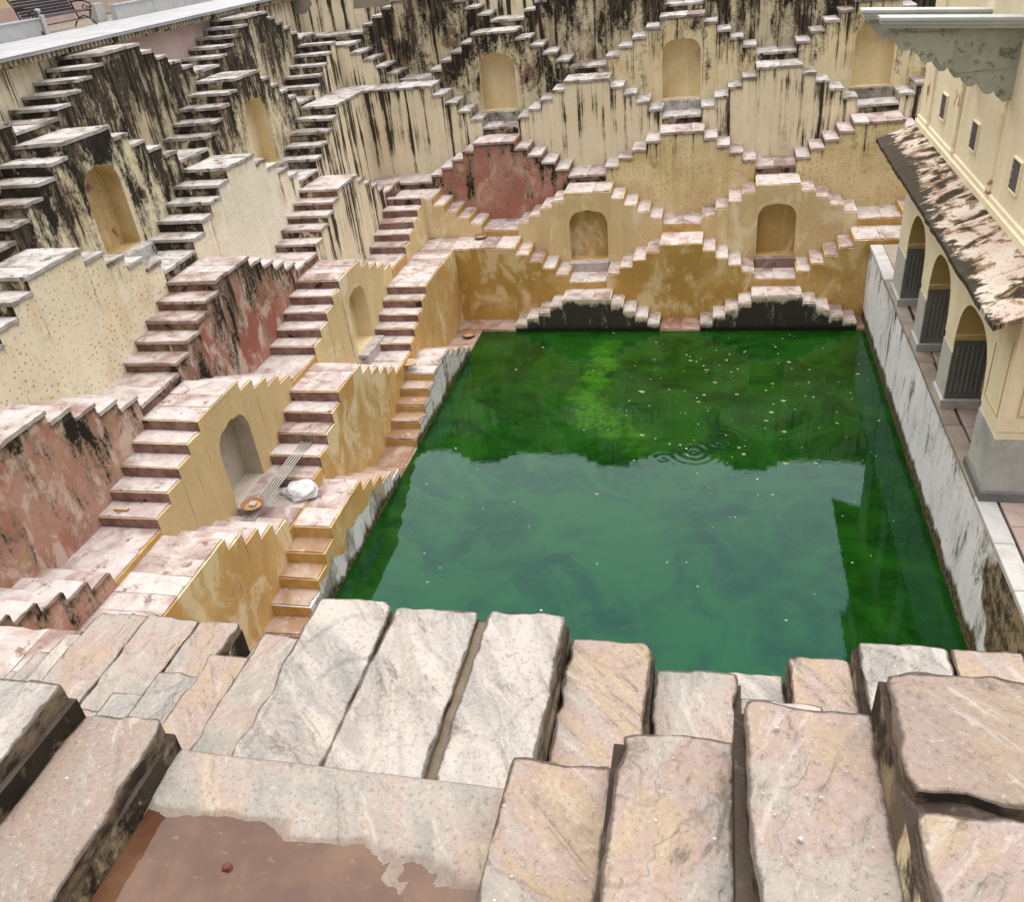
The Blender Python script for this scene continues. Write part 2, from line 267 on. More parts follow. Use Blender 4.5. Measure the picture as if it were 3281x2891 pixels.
# ------------------------------------------------------------------ mesh helper
C = sc.collection
def warp(p):
    v = Vector(p); a = mn.noise_vector(v*1.7)*.012 + mn.noise_vector(v*6.1)*.005
    return v + a
class MB:
    def __init__(s): s.v = []; s.f = []; s.m = []; s.uv = []
    def face(s, pts, mi=0, uvs=None):
        i = len(s.v); s.v += [tuple(p) for p in pts]; s.f.append(tuple(range(i, i+len(pts)))); s.m.append(mi)
        s.uv.append(uvs or [(p[0]+p[1], 9.) for p in pts])
    def box(s, a, b, mi=0, ch=0, T=None):
        (x0, y0, z0), (x1, y1, z1) = a, b; T = T or (lambda p: p); F = lambda q: s.face([T(p) for p in q], mi)
        if ch <= 0:
            p = [(x, y, z) for z in (z0, z1) for y in (y0, y1) for x in (x0, x1)]
            for q in ((0, 2, 3, 1), (4, 5, 7, 6), (0, 1, 5, 4), (2, 6, 7, 3), (0, 4, 6, 2), (1, 3, 7, 5)): F([p[k] for k in q])
            return
        r = [(x0, y0), (x1, y0), (x1, y1), (x0, y1)]; t = [(x0+ch, y0+ch), (x1-ch, y0+ch), (x1-ch, y1-ch), (x0+ch, y1-ch)]
        for i in range(4):
            j = (i+1) % 4
            F([(*r[i], z0), (*r[j], z0), (*r[j], z1-ch), (*r[i], z1-ch)]); F([(*r[i], z1-ch), (*r[j], z1-ch), (*t[j], z1), (*t[i], z1)])
        F([(*q, z1) for q in t]); F([(*q, z0) for q in reversed(r)])
    def tube(s, pts, r, n=8, mi=0, cap=True):
        pts = [Vector(p) for p in pts]; rs = r if isinstance(r, (list, tuple)) else [r]*len(pts); rings = []
        for i, p in enumerate(pts):
            d = (pts[min(i+1, len(pts)-1)]-pts[max(i-1, 0)]).normalized(); a = d.orthogonal().normalized() if abs(d.z) < .9 else Vector((1, 0, 0)); a = (a-d*a.dot(d)).normalized(); b = d.cross(a)
            rings.append([p+(a*math.cos(2*math.pi*k/n)+b*math.sin(2*math.pi*k/n))*rs[i] for k in range(n)])
        for A, B in zip(rings, rings[1:]):
            for k in range(n): s.face([A[k], A[(k+1) % n], B[(k+1) % n], B[k]], mi)
        if cap: s.face(list(reversed(rings[0])), mi); s.face(rings[-1], mi)
    def lathe(s, prof, c, n=16, mi=0):
        for (r0, z0), (r1, z1) in zip(prof, prof[1:]):
            for k in range(n):
                a, b = 2*math.pi*k/n, 2*math.pi*(k+1)/n
                q = [(c[0]+r0*math.cos(a), c[1]+r0*math.sin(a), c[2]+z0), (c[0]+r0*math.cos(b), c[1]+r0*math.sin(b), c[2]+z0), (c[0]+r1*math.cos(b), c[1]+r1*math.sin(b), c[2]+z1), (c[0]+r1*math.cos(a), c[1]+r1*math.sin(a), c[2]+z1)]
                s.face(q, mi)
    def build(s, name, mats, parent=None, smooth=False, flip=False, merge=True):
        me = bpy.data.meshes.new(name); base = parent_loc(parent)
        fs = [tuple(reversed(f)) for f in s.f] if flip else s.f
        me.from_pydata([(x*K-base[0], y*K-base[1], z*K-base[2]) for x, y, z in s.v], [], fs)
        for k in (mats if isinstance(mats, (list, tuple)) else [mats]): me.materials.append(MAT[k])
        uvl = me.uv_layers.new(name='UVMap'); li = 0
        flat = []
        for u in s.uv:
            for q in (reversed(u) if flip else u): flat += [q[0], q[1]]
        uvl.data.foreach_set('uv', flat); me.polygons.foreach_set('material_index', s.m)
        if smooth: me.polygons.foreach_set('use_smooth', [True]*len(s.f))
        if merge:
            import bmesh
            bm = bmesh.new(); bm.from_mesh(me); bmesh.ops.remove_doubles(bm, verts=bm.verts, dist=1e-4); bm.to_mesh(me); bm.free()
        me.update()
        o = bpy.data.objects.new(name, me); C.objects.link(o)
        if parent is not None: o.parent = parent
        return o
def parent_loc(p):
    v = Vector((0, 0, 0))
    while p is not None: v += Vector(p.location); p = p.parent
    return v
def thing(name, label, cat, loc, group=None):
    o = bpy.data.objects.new(name, None); C.objects.link(o); o.location = Vector(loc)*K; o.empty_display_size = .1
    o['label'] = label; o['category'] = cat
    if group: o['group'] = group
    return o
def tag(o, label, cat, group=None, kind=None):
    if label: o['label'] = label; o['category'] = cat
    if group: o['group'] = group
    if kind: o['kind'] = kind
    return o
# ------------------------------------------------------------------ stepped walls
L = 10.959
O = [0, .564, 1.379, 2.194, 3.008, 3.823, 4.638, 5.453]
WALLS = {'far': (lambda s, o, z: (s, o, z), False), 'left': (lambda s, o, z: (-o, -s, z), True), 'near': (lambda s, o, z: (s, -(L+o), z), True)}
BV = {'far': [.05, .92, 1.87, 2.80, 3.76, 4.79, 5.81], 'left': [.05, .98, 1.96, 2.88, 3.81, 4.86, 5.91], 'near': [.05, .95, 1.90, 2.84, 3.80, 4.97, 5.95]}
ZP = {'far': [.765, 1.705, 2.635, 3.60, 4.63, 5.65, 6.60], 'left': [.80, 1.87, 2.72, 3.65, 4.70, 5.75, 6.60], 'near': [.80, 1.80, 2.70, 3.65, 4.73, 5.70, 6.46]}
PK = {'far': {0: [(1.86, 2.90), (5.79, 6.78)], 1: [(-.564, .79), (3.90, 4.78), (7.73, 10.6)], 2: [(-1.379, -1.2), (1.80, 2.81), (5.83, 6.71), (9.85, 10.8)],
              3: [(-.31, .61), (3.82, 4.73), (7.73, 8.66)], 4: [(-3.008, -1.39), (1.69, 2.68), (5.79, 6.68), (9.8, 10.75)], 5: [(-3.823, -3.5), (-.5, .51), (3.73, 4.66), (7.72, 8.62)],
              6: [(-2.32, -1.36), (1.70, 2.66), (5.75, 6.67), (9.8, 10.75)]},
      'left': {0: [(2.42, 3.49), (7.24, 8.41)], 1: [(-.564, 1.65), (5.25, 6.23), (9.86, 11.523)], 2: [(-1.379, -1.2), (2.69, 3.74), (7.48, 8.58), (12.1, 12.338)],
               3: [(.19, 1.25), (5.05, 6.11), (9.97, 11.03)], 4: [(-3.008, -1.26), (2.65, 3.64), (7.58, 8.61), (12.4, 13.967)], 5: [(-3.823, -3.5), (.18, 1.21), (5.17, 6.24), (10.1, 11.15), (14.5, 14.782)],
               6: [(-2.29, -1.30), (2.61, 3.72), (7.5, 8.6), (12.4, 13.4)]},
      'near': {0: [(1.69, 2.6), (5.69, 6.6)], 1: [(-.564, .6), (3.69, 4.6), (7.69, 10.6)], 2: [(-1.379, -1.3), (1.69, 2.6), (5.69, 6.6), (9.7, 10.6)], 3: [(-.31, .6), (3.69, 4.6), (7.69, 8.6)],
               4: [(-3.008, -1.4), (1.774, 2.649), (5.66, 6.6), (9.7, 10.6)], 5: [(-3.823, -3.5), (-.31, .6), (3.68, 4.585), (7.69, 8.6)], 6: [(-2.3, -1.4), (1.60, 2.62), (5.355, 6.40), (9.5, 10.6)]}}
ZX = {('left', 0, 0): .77, ('left', 0, 1): .945, ('left', 1, 0): 1.76, ('far', 1, 0): 1.73, ('far', 4, 0): 4.74, ('left', 4, 0): 4.76, ('near', 4, 1): 4.74, ('near', 4, 2): 4.93, ('near', 5, 2): 5.745, ('left', 2, 3): 2.68}
SEND = {'far': lambda j: 8.029 if j == 0 else 11, 'left': lambda j: L+O[j], 'near': lambda j: 8.029 if j == 0 else 11}
VW = {'far': .84, 'left': .95, 'near': .86}
NICHE = {('far', 2, 1), ('far', 2, 2), ('left', 2, 1), ('left', 2, 2), ('far', 5, 1), ('far', 5, 2), ('far', 5, 3), ('left', 5, 1), ('left', 5, 2)}
WM = {}
for j, k in enumerate(('algae', 'ochre_dark', 'yellow', 'cream_speckle', 'cream_streak', 'cream_niche', 'mottled_dark')): WM['far', j] = k
for j, k in enumerate(('tier0_left', 'ochre', 'yellow_smooth', 'red_mottled', 'cream_dots', 'mottled_niche', 'mottled')): WM['left', j] = k
for j, k in enumerate(('ochre', 'ochre', 'yellow', 'cream_speckle', 'cream_streak', 'cream_niche', 'cream_niche')): WM['near', j] = k
WX = {('far', 3, 0): 'red', ('far', 5, 1): 'mottled_niche', ('far', 4, 1): 'cream_clean', ('far', 4, 2): 'cream_clean', ('left', 4, 1): 'cream_light', ('left', 3, 0): 'cream_streak', ('left', 4, 0): 'cream_streak',
      ('left', 2, 1): 'yellow', ('left', 2, 0): 'yellow', ('left', 0, 1): 'ochre_lime', ('left', 2, 3): 'red', ('left', 3, 2): 'red_pale', ('left', 5, 0): 'cream_streak', ('far', 5, 0): 'cream_streak', ('far', 6, 0): 'mottled', ('far', 6, 1): 'mottled', ('far', 6, 2): 'mottled'}
RM = {'far': ('algae', 'riser_ochre', 'riser_ochre', 'riser_red', 'riser_grey', 'riser_dark', 'riser_dark'), 'left': ('riser_ochre', 'riser_mauve', 'riser_mauve', 'riser_brown', 'riser_dark', 'riser_dark', 'riser_dark'), 'near': ('riser_ochre', 'riser_mauve', 'riser_mauve', 'riser_brown', 'riser_dark', 'riser_dark', 'riser_dark')}
LOOK = {'ochre_lime': 'ochre and whitewash', 'red_pale': 'faded red', 'algae': 'black algae-stained', 'ochre_dark': 'golden ochre', 'ochre': 'golden ochre', 'yellow': 'yellow plastered', 'yellow_smooth': 'smooth beige plastered', 'cream_speckle': 'speckled cream', 'cream_streak': 'black-streaked cream', 'cream_niche': 'stained cream', 'mottled_dark': 'blackened',
        'tier0_left': 'whitewash-stained', 'red_mottled': 'red mottled', 'cream_dots': 'brown-dotted cream', 'mottled_niche': 'black-and-cream mottled', 'mottled': 'black-and-red mottled', 'red': 'red plastered', 'cream_clean': 'pale cream streaked', 'cream_light': 'bright cream'}
ORD = ['first', 'second', 'third', 'fourth', 'fifth', 'sixth', 'seventh']
SIDE = {'far': 'on the end wall meeting the arcade', 'left': 'on the wall opposite the arcade', 'near': 'on the rough flagstone stairs'}
def arch_pts(c, w, zs, zsp, zt, n=9):
    h = w/2; pts = [(c-h, zs), (c-h, zsp)]
    for k in range(1, n):                       # left haunch curve up to the flat crown
        a = math.pi/2*k/n; pts.append((c-h+h*.62*(1-math.cos(a)), zsp+(zt-.03-zsp)*math.sin(a)))
    pts += [(c-h*.36, zt-.03), (c-h*.2, zt-.02), (c-h*.12, zt), (c+h*.12, zt), (c+h*.2, zt-.02), (c+h*.36, zt-.03)]
    for k in range(n-1, 0, -1):
        a = math.pi/2*k/n; pts.append((c+h-h*.62*(1-math.cos(a)), zsp+(zt-.03-zsp)*math.sin(a)))
    return pts + [(c+h, zsp), (c+h, zs)]
def flagstone(name, x0, x1, y0, y1, z, th, parent, seed=0, res=.022, rough=1., tilt=(0, 0), corner=None, flat=0):
    """thick cleft slab: wobbling outline, worn arris, stepped surface"""
    nx = max(6, min(90, int((x1-x0)/res))); ny = max(6, min(80, int((y1-y0)/res))); b = MB(); sv = Vector((seed*3.7, seed*1.9, seed*.7))
    def pt(i, j):
        u, v = i/nx, j/ny; x = x0+(x1-x0)*u; y = y0+(y1-y0)*v
        p = Vector((x, y, 0))+sv
        ex = .006*rough*(mn.noise(p*3)+.9*mn.noise(p*17)+.5*mn.noise(p*45)); ey = .005*rough*(mn.noise(p*3+Vector((9, 0, 0)))+.9*mn.noise(p*19)+.5*mn.noise(p*45))
        ch = max(0, mn.noise(p*7+Vector((0, 0, 5)))-.30)*.045; ex += ch*(1 if u < .5 else -1); ey += ch*(1 if v < .5 else -1)
        du, dv = min(u, 1-u)*(x1-x0), min(v, 1-v)*(y1-y0); d = min(du, dv)
        x += ex*max(0, 1-du/.05); y += ey*max(0, 1-dv/.05)
        R_ = .022; kx, ky = max(0, 1-du/R_), max(0, 1-dv/R_); cc = kx*ky*R_*.22; x += cc*(1 if u < .5 else -1); y += cc*(1 if v < .5 else -1)
        lay = mn.noise(Vector((p.x*2.2+p.y*1.1, p.y*1.4, seed)))*3.0; fr = lay-math.floor(lay); stepz = (math.floor(lay)+min(1, fr/.05))*.008*rough
        h = mn.fractal(p*5, 1, 2, 5)*.004*rough + stepz + mn.noise(p*2)*.008*rough
        h -= (.004+.006*mn.noise(p*13))*max(0, 1-d/.006)
        return Vector((x, y, z+h+tilt[0]*(u-.5)+tilt[1]*(v-.5))), d
    g = [[pt(i, j) for i in range(nx+1)] for j in range(ny+1)]
    for j in range(ny):
        for i in range(nx):
            q = (g[j][i], g[j][i+1], g[j+1][i+1], g[j+1][i]); b.face([k[0] for k in q], 0, [(k[1], 0) for k in q])
    ring = [(0, i) for i in range(nx)]+[(j, nx) for j in range(ny)]+[(ny, i) for i in range(nx, 0, -1)]+[(j, 0) for j in range(ny, 0, -1)]
    for a, c in zip(ring, ring[1:]+ring[:1]):
        A, B = g[a[0]][a[1]][0], g[c[0]][c[1]][0]; D = Vector((0, 0, th))
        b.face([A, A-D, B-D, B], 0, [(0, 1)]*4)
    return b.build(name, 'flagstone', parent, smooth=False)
WINX = {}                                     # fine flagstones are built where the camera stands close
def slabs(T, flip, parent, s0, s1, o0, o1, z, mat, name, over, inner, seed, th=.045, n=1):
    cuts = [s0]+sorted(s0+(s1-s0)*(k/n+random.uniform(-.06, .06)) for k in range(1, n))+[s1]
    for a, c in zip(cuts, cuts[1:]):
        b = MB(); e = .003
        A = a+(inner[0] if a == s0 else e); B = c-(inner[1] if c == s1 else e)
        dz = random.uniform(-.004, .004)
        pts = lambda p: warp(T(*p))
        f0 = o0-over; f1 = o1+.012; w_ = B-A; nf = max(3, int(w_/.09)); J = lambda k: random.uniform(-k, k)
        out = [(A+J(.003), f0+J(.004))]
        for k in range(1, nf):
            chp = random.uniform(.008, .022) if random.random() < .14 else 0
            out.append((A+w_*k/nf+J(.01), f0+J(.0045)+chp))
        out += [(B+J(.003), f0+J(.004)), (B+J(.005), f0+(f1-f0)*.33), (B+J(.005), f0+(f1-f0)*.66), (B, f1), (A, f1), (A+J(.005), f0+(f1-f0)*.66), (A+J(.005), f0+(f1-f0)*.33)]
        zz = [z+dz+J(.003)-(.004 if random.random() < .2 else 0) for _ in out]; cx_, cy_ = (A+B)/2, (f0+f1)/2
        T3 = [pts((p[0], p[1], q_)) for p, q_ in zip(out, zz)]; B3 = [pts((p[0], p[1], z-th)) for p in out]; cen = pts((cx_, cy_, z+dz))
        for k in range(len(out)):
            k2 = (k+1) % len(out); b.face([T3[k], T3[k2], cen]); b.face([B3[k], B3[k2], T3[k2], T3[k]])
        b.build(name, mat, parent, flip=flip)
def build_wall(wall):
    T, flip = WALLS[wall]; WT = lambda s, o, z: warp(T(s, o, z))
    for j in range(7):
        Z = ZP[wall][j]; B = BV[wall][j]; o0, o1 = O[j], O[j+1]; zb = -.9 if j == 0 else BV[wall][j-1]-.12
        corner0 = -o0; end = SEND[wall](j); pk = PK[wall][j]; tt = {'far': .27, 'left': .335, 'near': .265}[wall]; b = VW[wall]
        vals = []; blocks = []
        if pk[0][0] > corner0+.01: vals.append((corner0, pk[0][0]-4*tt)); ups = tt
        else: ups = None
        for i, (a, c) in enumerate(pk):
            left = [] ; right = []
            if i == 0: tl = ups
            else: gap = a-pk[i-1][1]; tl = (gap-b)/8
            if i+1 < len(pk): gap = pk[i+1][0]-c; tr = (gap-b)/8; vals.append((c+4*tr, c+4*tr+b))
            elif end-c > .4: tr = tt; vals.append((c+4*tr, end)) if end-c > 4*tr+.05 else None
            else: tr = None
            z = ZX.get((wall, j, i), Z)
            if wall == 'near' and j == 6 and i == 1: tr = (3.685-c)/4
            nst = 4
            if wall == 'near' and j == 6 and i == 2: nl = 3
            else: nl = 4
            if tl:
                if nl == 3: tl = (a-4.58)/3
                for k in range(nl, 0, -1): left.append((a-k*tl, a-(k-1)*tl, z-.045+(B-z+.045)*k/5 if (wall, j, i) == ('near', 5, 2) else z-.12*k if (wall, j, i) == ('near', 4, 2) else z+(B-z)*k/(nl+1)))
            if tr:
                for k in range(1, 5):
                    e = min(c+k*tr, end)
                    if c+(k-1)*tr < end-.02: right.append((c+(k-1)*tr, e, z-.105*k if (wall, j, i) == ('near', 5, 2) else z+(B-z)*k/5))
            blocks.append((i, left, (a, c, z), right))
        if wall == 'near' and j == 6: vals = [(3.685, 4.58) if 2.5 < v[0] < 4.6 else v for v in vals]
        for (i, left, P, right) in blocks:
            if wall != 'left' and P[0] > 10.9: continue
            wm = WX.get((wall, j, i), WM[wall, j]); rm = RM[wall][j]; nk = (wall, j, i) in NICHE
            ref = 'from the inner corner'
            look = LOOK.get(wm, 'cream') if wall != 'near' else ('worn flagstone' if j > 3 else LOOK[wm])
            lab = f"{look} stair block{' with arched niche' if nk else ''}, {ORD[j]} tier up, {SIDE[wall]}, {ORD[i]} {ref}"
            if nk: lab = lab.replace(' from the inner corner', ' along')
            lab = lab.replace('on the end wall meeting the arcade', 'end wall beside arcade').replace('on the wall opposite the arcade', 'wall opposite arcade').replace('on the rough flagstone stairs', 'wall facing the end wall').replace('from the inner corner', 'from its corner')
            mid = (P[0]+P[1])/2
            t = thing('stair_block', lab, 'stairs', T(mid, o0, B if j else 0), 'stepped blocks of the well')
            cols = left+[P]+right; m = MB(); plast = j <= 2; zt = lambda q: q[2]-(.020 if plast else .04)
            far0 = cols[0][0]; corn = wall != 'left' and abs(P[0]-corner0) < .01
            for ci, q in enumerate(cols):
                s0, s1 = q[0], q[1]; top = zt(q); us = random.random()*0
                if q is P and nk:
                    c = (s0+s1)/2 + (.12 if wall == 'left' and j == 2 else 0)*(-1 if wall == 'left' else 1); wn = min(s1-s0-.1, .84)
                    c = max(s0+wn/2+.03, min(s1-wn/2-.03, c)); zs = BV[wall][j-1]+.2; ztop = top-.37 if j == 2 else top-.40; zsp = ztop-.34
                    ap = arch_pts(c, wn, zs, zsp, ztop); ns = max(1, int((s1-s0)/.15))
                    ol = [(s1, zs), (s1, top)]+[(s1+(s0-s1)*k/6, top) for k in range(1, 6)]+[(s0, top), (s0, zs)]
                    poly = ol+ap
                    m.face([WT(p, o0, zz) for p, zz in poly][::-1], 0, [(p, top-zz) for p, zz in poly][::-1])
                    m.face([WT(p, o0, zz) for p, zz in ((s0, zb), (s1, zb), (s1, zs), (s0, zs))], 0, [(s0, top-zb), (s1, top-zb), (s1, top-zs), (s0, top-zs)])
                    nb = MB(); dep = .30
                    for (a1, z1), (a2, z2) in zip(ap, ap[1:]): nb.face([WT(a1, o0, z1), WT(a2, o0, z2), WT(a2, o0+dep, z2), WT(a1, o0+dep, z1)], 0, [(a1, .9)]*4)
                    nb.face([WT(p, o0+dep, zz) for p, zz in ap], 0, [(p, ztop-zz+.3) for p, zz in ap])
                    nb.face([WT(c-wn/2, o0, zs), WT(c+wn/2, o0, zs), WT(c+wn/2, o0+dep, zs), WT(c-wn/2, o0+dep, zs)], 0, [(c, 1.2)]*4)
                    nm = 'niche_red' if (wall, j, i) == ('left', 5, 2) else 'niche_grey' if (wall, j, i) == ('left', 2, 2) else 'niche_cream' if j == 5 else 'niche_yellow' if wall == 'far' else 'niche_cream'
                    nb.build('niche', nm, t, flip=flip)
                    # sill block on the landing in front
                    sb = MB(); sb.box((c-wn/2-.02, o0-.20, BV[wall][j-1]-.02), (c+wn/2+.02, o0+.01, zs+.004), 0, .01, lambda p: WT(*p)); sb.build('sill', 'tread_white' if j == 5 else 'tread_pink', t, flip=flip)
                else:
                    nz = max(1, int((top-zb)/.35)); nsx = max(1, int((s1-s0)/.32))
                    for a in range(nsx):
                        x0, x1 = s0+(s1-s0)*a/nsx, s0+(s1-s0)*(a+1)/nsx
                        for k in range(nz):
                            z0, z1 = zb+(top-zb)*k/nz, zb+(top-zb)*(k+1)/nz
                            m.face([WT(x0, o0, z0), WT(x1, o0, z0), WT(x1, o0, z1), WT(x0, o0, z1)], 0, [(x0, top-z0), (x1, top-z0), (x1, top-z1), (x0, top-z1)])
                a0 = -o1 if (corn and q is P) else s0
                m.face([WT(a0, o0, top), WT(s1, o0, top), WT(s1, o1+.01, top), WT(a0, o1+.01, top)], 0 if plast else 2 if (wall == 'near' and j > 3) else 1, [(s0, 0), (s1, 0), (s1, .0), (s0, .0)])
            edges = []
            prev = B if left else None
            hs_ = [zt((0, 0, B))]+[zt(q) for q in cols]+[zt((0, 0, B))]
            bs = [cols[0][0]]+[q[1] for q in cols]
            for k, sx in enumerate(bs):
                if k == 0 and not left: continue
                if k == len(bs)-1 and not right: continue
                za, zc = hs_[k], hs_[k+1]
                if abs(za-zc) < .001: continue
                lo, hi = min(za, zc)-.02, max(za, zc)
                q = [WT(sx, o0, lo), WT(sx, o1, lo), WT(sx, o1, hi), WT(sx, o0, hi)]
                m.face(q if za > zc else q[::-1], 1, [(sx, hi-lo), (sx+.5, hi-lo), (sx+.5, 0), (sx, 0)])
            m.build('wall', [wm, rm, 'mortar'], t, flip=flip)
            fine = wall == 'near' and j >= 4
            for q in cols:
                isP = q is P; s0, s1, z = q
                if corn and isP: s0 = -o1
                dl = (q in right) or isP and False; up_l = q in left
                if fine and 1.2 < (s0+s1)/2 < 6.3 and not (j == 5 and isP):
                    pass
                if wall == 'near' and j >= 4:
                    y1 = -(L+o0)+.006; y0 = -(L+o1)-.01; nn = 1
                    visible = 0 < (s0+s1)/2 < 8
                    spans = [(s0+(.015 if up_l and j == 6 else .008 if up_l else .004), s1-(.012 if q in right and j == 6 else .008 if q in right else .004))]
                    if isP and s1-s0 > .6: f1 = .36+.08*random.random(); f2 = .68+.05*random.random(); spans = [(s0+.016, s0+(s1-s0)*f1-.006), (s0+(s1-s0)*f1+.006, s0+(s1-s0)*f2-.005), (s0+(s1-s0)*f2+.005, s1-.006)]
                    if j == 5 and isP and s0 > 3: spans = [(s0+.006, s0+.289), (s0+.299, s0+.595), (s0+.63, s1-.008)]
                    if j == 6 and isP and s0 > 5: spans = [(s0+.008, s1-.004)]
                    for si, (a, c) in enumerate(spans):
                        ysp = [(y0, y1)]
                        if j == 6 and isP and s0 > 5: ysp = [(y0, -15.895), (-15.865, y1)]
                        for (ya, yb) in ysp:
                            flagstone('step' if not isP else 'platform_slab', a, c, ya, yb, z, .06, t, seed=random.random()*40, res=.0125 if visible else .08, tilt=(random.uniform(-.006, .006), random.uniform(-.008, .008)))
                else:
                    mat = 'tread_ochre' if (wall == 'left' and j == 0 and not isP) else 'tread_pink' if j <= 3 else 'tread_white'
                    over = -.022 if plast else .018; ins = .016 if plast else -.012
                    nsl = max(1, round((s1-s0)/.36)) if isP else 1
                    slabs(T, flip, t, s0, s1, o0, o1, z, mat, 'platform_slab' if isP else 'step', over, ((ins if up_l or isP else .004), (ins if (q in right) or isP else .004)), 0, .05, nsl)
        # landings in the dips
        for vi, (a, c) in enumerate(vals):
            if c-a < .05: continue
            m = MB(); top = B-.020
            a0 = -o1 if (wall != 'left' and abs(a-corner0) < .01) else a
            m.face([WT(a, o0, zb), WT(c, o0, zb), WT(c, o0, top), WT(a, o0, top)], 0, [(a, top-zb), (c, top-zb), (c, 0), (a, 0)])
            m.face([WT(a0, o0, top), WT(c, o0, top), WT(c, o1+.01, top), WT(a0, o1+.01, top)], 0, [(a, 0)]*4)
            fm = 'riser_ochre' if j in (1, 2) else 'riser_brown' if j == 3 else 'tread_ochre' if j == 0 else 'riser_dark'
            l = m.build('landing', fm, None, flip=flip); l['kind'] = 'structure'
            if wall == 'near' and j == 6 and 3 < a < 4: continue
            if wall == 'near' and j >= 4:
                n = max(1, round((c-a0)/.42))
                for k in range(n):
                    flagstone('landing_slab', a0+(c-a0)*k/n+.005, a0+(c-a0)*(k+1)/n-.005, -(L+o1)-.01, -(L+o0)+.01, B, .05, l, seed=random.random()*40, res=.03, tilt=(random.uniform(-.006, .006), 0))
            else:
                slabs(T, flip, l, a0, c, o0, o1, B, 'tread_mud' if j == 0 else 'tread_pink' if j < 4 else 'tread_white', 'landing_slab', -.02 if j <= 2 else .015, (.004, .004), 0, .05, max(1, round((c-a0)/.42)))
for wname in ('far', 'left', 'near'): build_wall(wname)
# ---- puddle landing where the photographer stands
yl0, yl1 = -(L+O[7]), -(L+O[6])
lb = MB(); LX0, LX1 = 3.685, 4.585; nx, ny = 60, 50
def lz(x, y):
    p = Vector((x, y, 0)); d = (yl1-y); edge = 3.70+.0*x
    dryx = .11+.10*max(0, (x-4.0))/.5 + .06*mn.noise(p*5)+.05*mn.noise(p*13)+.02*mn.noise(p*37)
    k = d-dryx
    return 5.955+mn.fractal(p*6, 1, 2, 5)*.003 - .020*max(-.4, min(1.2, k/.14)) - .010*max(0, 1-d/.02)**2
gp = [[(LX0+(LX1-LX0)*i/nx, yl0+(yl1+.012-yl0)*jj/ny) for i in range(nx+1)] for jj in range(ny+1)]
for jj in range(ny):
    for i in range(nx):
        q = [gp[jj][i], gp[jj][i+1], gp[jj+1][i+1], gp[jj+1][i]]; lb.face([(*p, lz(*p)) for p in q], 0, [(.1, 0)]*4)
for i in range(nx):
    A, B_ = gp[ny][i], gp[ny][i+1]; a = Vector((*A, lz(*A))); c = Vector((*B_, lz(*B_))); D = Vector((0, 0, .08)); lb.face([a, c, c-D, a-D], 0, [(0, 1)]*4)
lo = lb.build('landing', 'flagstone', None, smooth=True); lo['kind'] = 'structure'
pb = MB(); pb.face([(LX0+.004, yl0+.01, 5.9475), (LX1-.004, yl0+.01, 5.9475), (LX1-.004, yl1-.03, 5.9475), (LX0+.004, yl1-.03, 5.9475)], 0)
tag(pb.build('puddle', 'puddle_water'), 'muddy brown rain puddle lying on the flagstone landing', 'puddle', kind='stuff')
# joint soil on the flagstone platform in front of the puddle
sb = MB(); sb.face([(3.70, -(L+O[6]), 5.715), (4.57, -(L+O[6]), 5.715), (4.57, -(L+O[5])-.02, 5.715), (3.70, -(L+O[5])-.02, 5.715)], 0)
tag(sb.build('joint_soil', 'soil'), 'dark soil filling the open joints between flagstones', 'soil', kind='stuff')
# ------------------------------------------------------------------ water
wb = MB(); wb.face([(-.02, -L-.02, 0), (8.05, -L-.02, 0), (8.05, .02, 0), (-.02, .02, 0)], 0)
wo = wb.build('water', 'pool_water'); wo['kind'] = 'structure'
gb = MB(); gb.box((-.6, -L-.6, -1.4), (8.6, .6, -.95)); go = gb.build('pool_bed', 'mortar'); go['kind'] = 'structure'
# ------------------------------------------------------------------ top terraces
ZT = 6.76
m = MB(); m.box((-5.2, -L-7.5, ZT-.05), (-7.75, 5.45, ZT), 0, .01); wk = m.build('walkway', 'marble'); wk['kind'] = 'structure'
m = MB()
for k in range(200):
    y = -16+k*.11
    if y > 5.3: break
    m.box((-5.40, y, ZT-.13), (-5.24, y+.06, ZT-.055), 0)
m.box((-5.453, -16, ZT-.165), (-5.30, 5.4, ZT-.125), 0); c = m.build('corbel_band', 'riser_grey', wk); c['kind'] = 'stuff'
m = MB(); m.box((-20, -26, ZT-.5), (-7.7, 16, ZT-.02)); g = m.build('ground', 'floor_sand'); g['kind'] = 'structure'
m = MB(); m.box((-7.75, 5.453, ZT-.5), (14, 40, ZT-.01)); g = m.build('ground', 'floor_sand'); g['kind'] = 'structure'
m = MB(); m.box((-7.75, -30, ZT-.5), (14, -(L+O[7])-.001, ZT-.01)); g = m.build('ground', 'floor_sand'); g['kind'] = 'structure'
def retaining(name, label, pts, z0, z1, mat):
    t = MB(); n = 24
    (x0, y0), (x1, y1) = pts
    for i in range(n):
        a, c = i/n, (i+1)/n; P0 = (x0+(x1-x0)*a, y0+(y1-y0)*a); P1 = (x0+(x1-x0)*c, y0+(y1-y0)*c); d = math.hypot(x1-x0, y1-y0)
        for k in range(4):
            za, zc = z0+(z1-z0)*k/4, z0+(z1-z0)*(k+1)/4
            t.face([warp((*P0, za)), warp((*P1, za)), warp((*P1, zc)), warp((*P0, zc))], 0, [(d*a, z1-za), (d*c, z1-za), (d*c, z1-zc), (d*a, z1-zc)])
    # a body behind the face
    nx_, ny_ = (y1-y0)/max(d, .01), -(x1-x0)/max(d, .01)
    return tag(t.build(name, mat), label, 'wall')
retaining('terrace_wall', 'cream wall streaked black below the white walkway ledge, nearer part', ((-5.453, -1.95), (-5.453, -16)), 5.5, ZT-.05, 'cream_streak')
retaining('terrace_wall', 'pink plaster wall between two stair blocks below the walkway ledge', ((-5.453, 2.75), (-5.453, -1.95)), 5.5, ZT-.05, 'pink_wall')
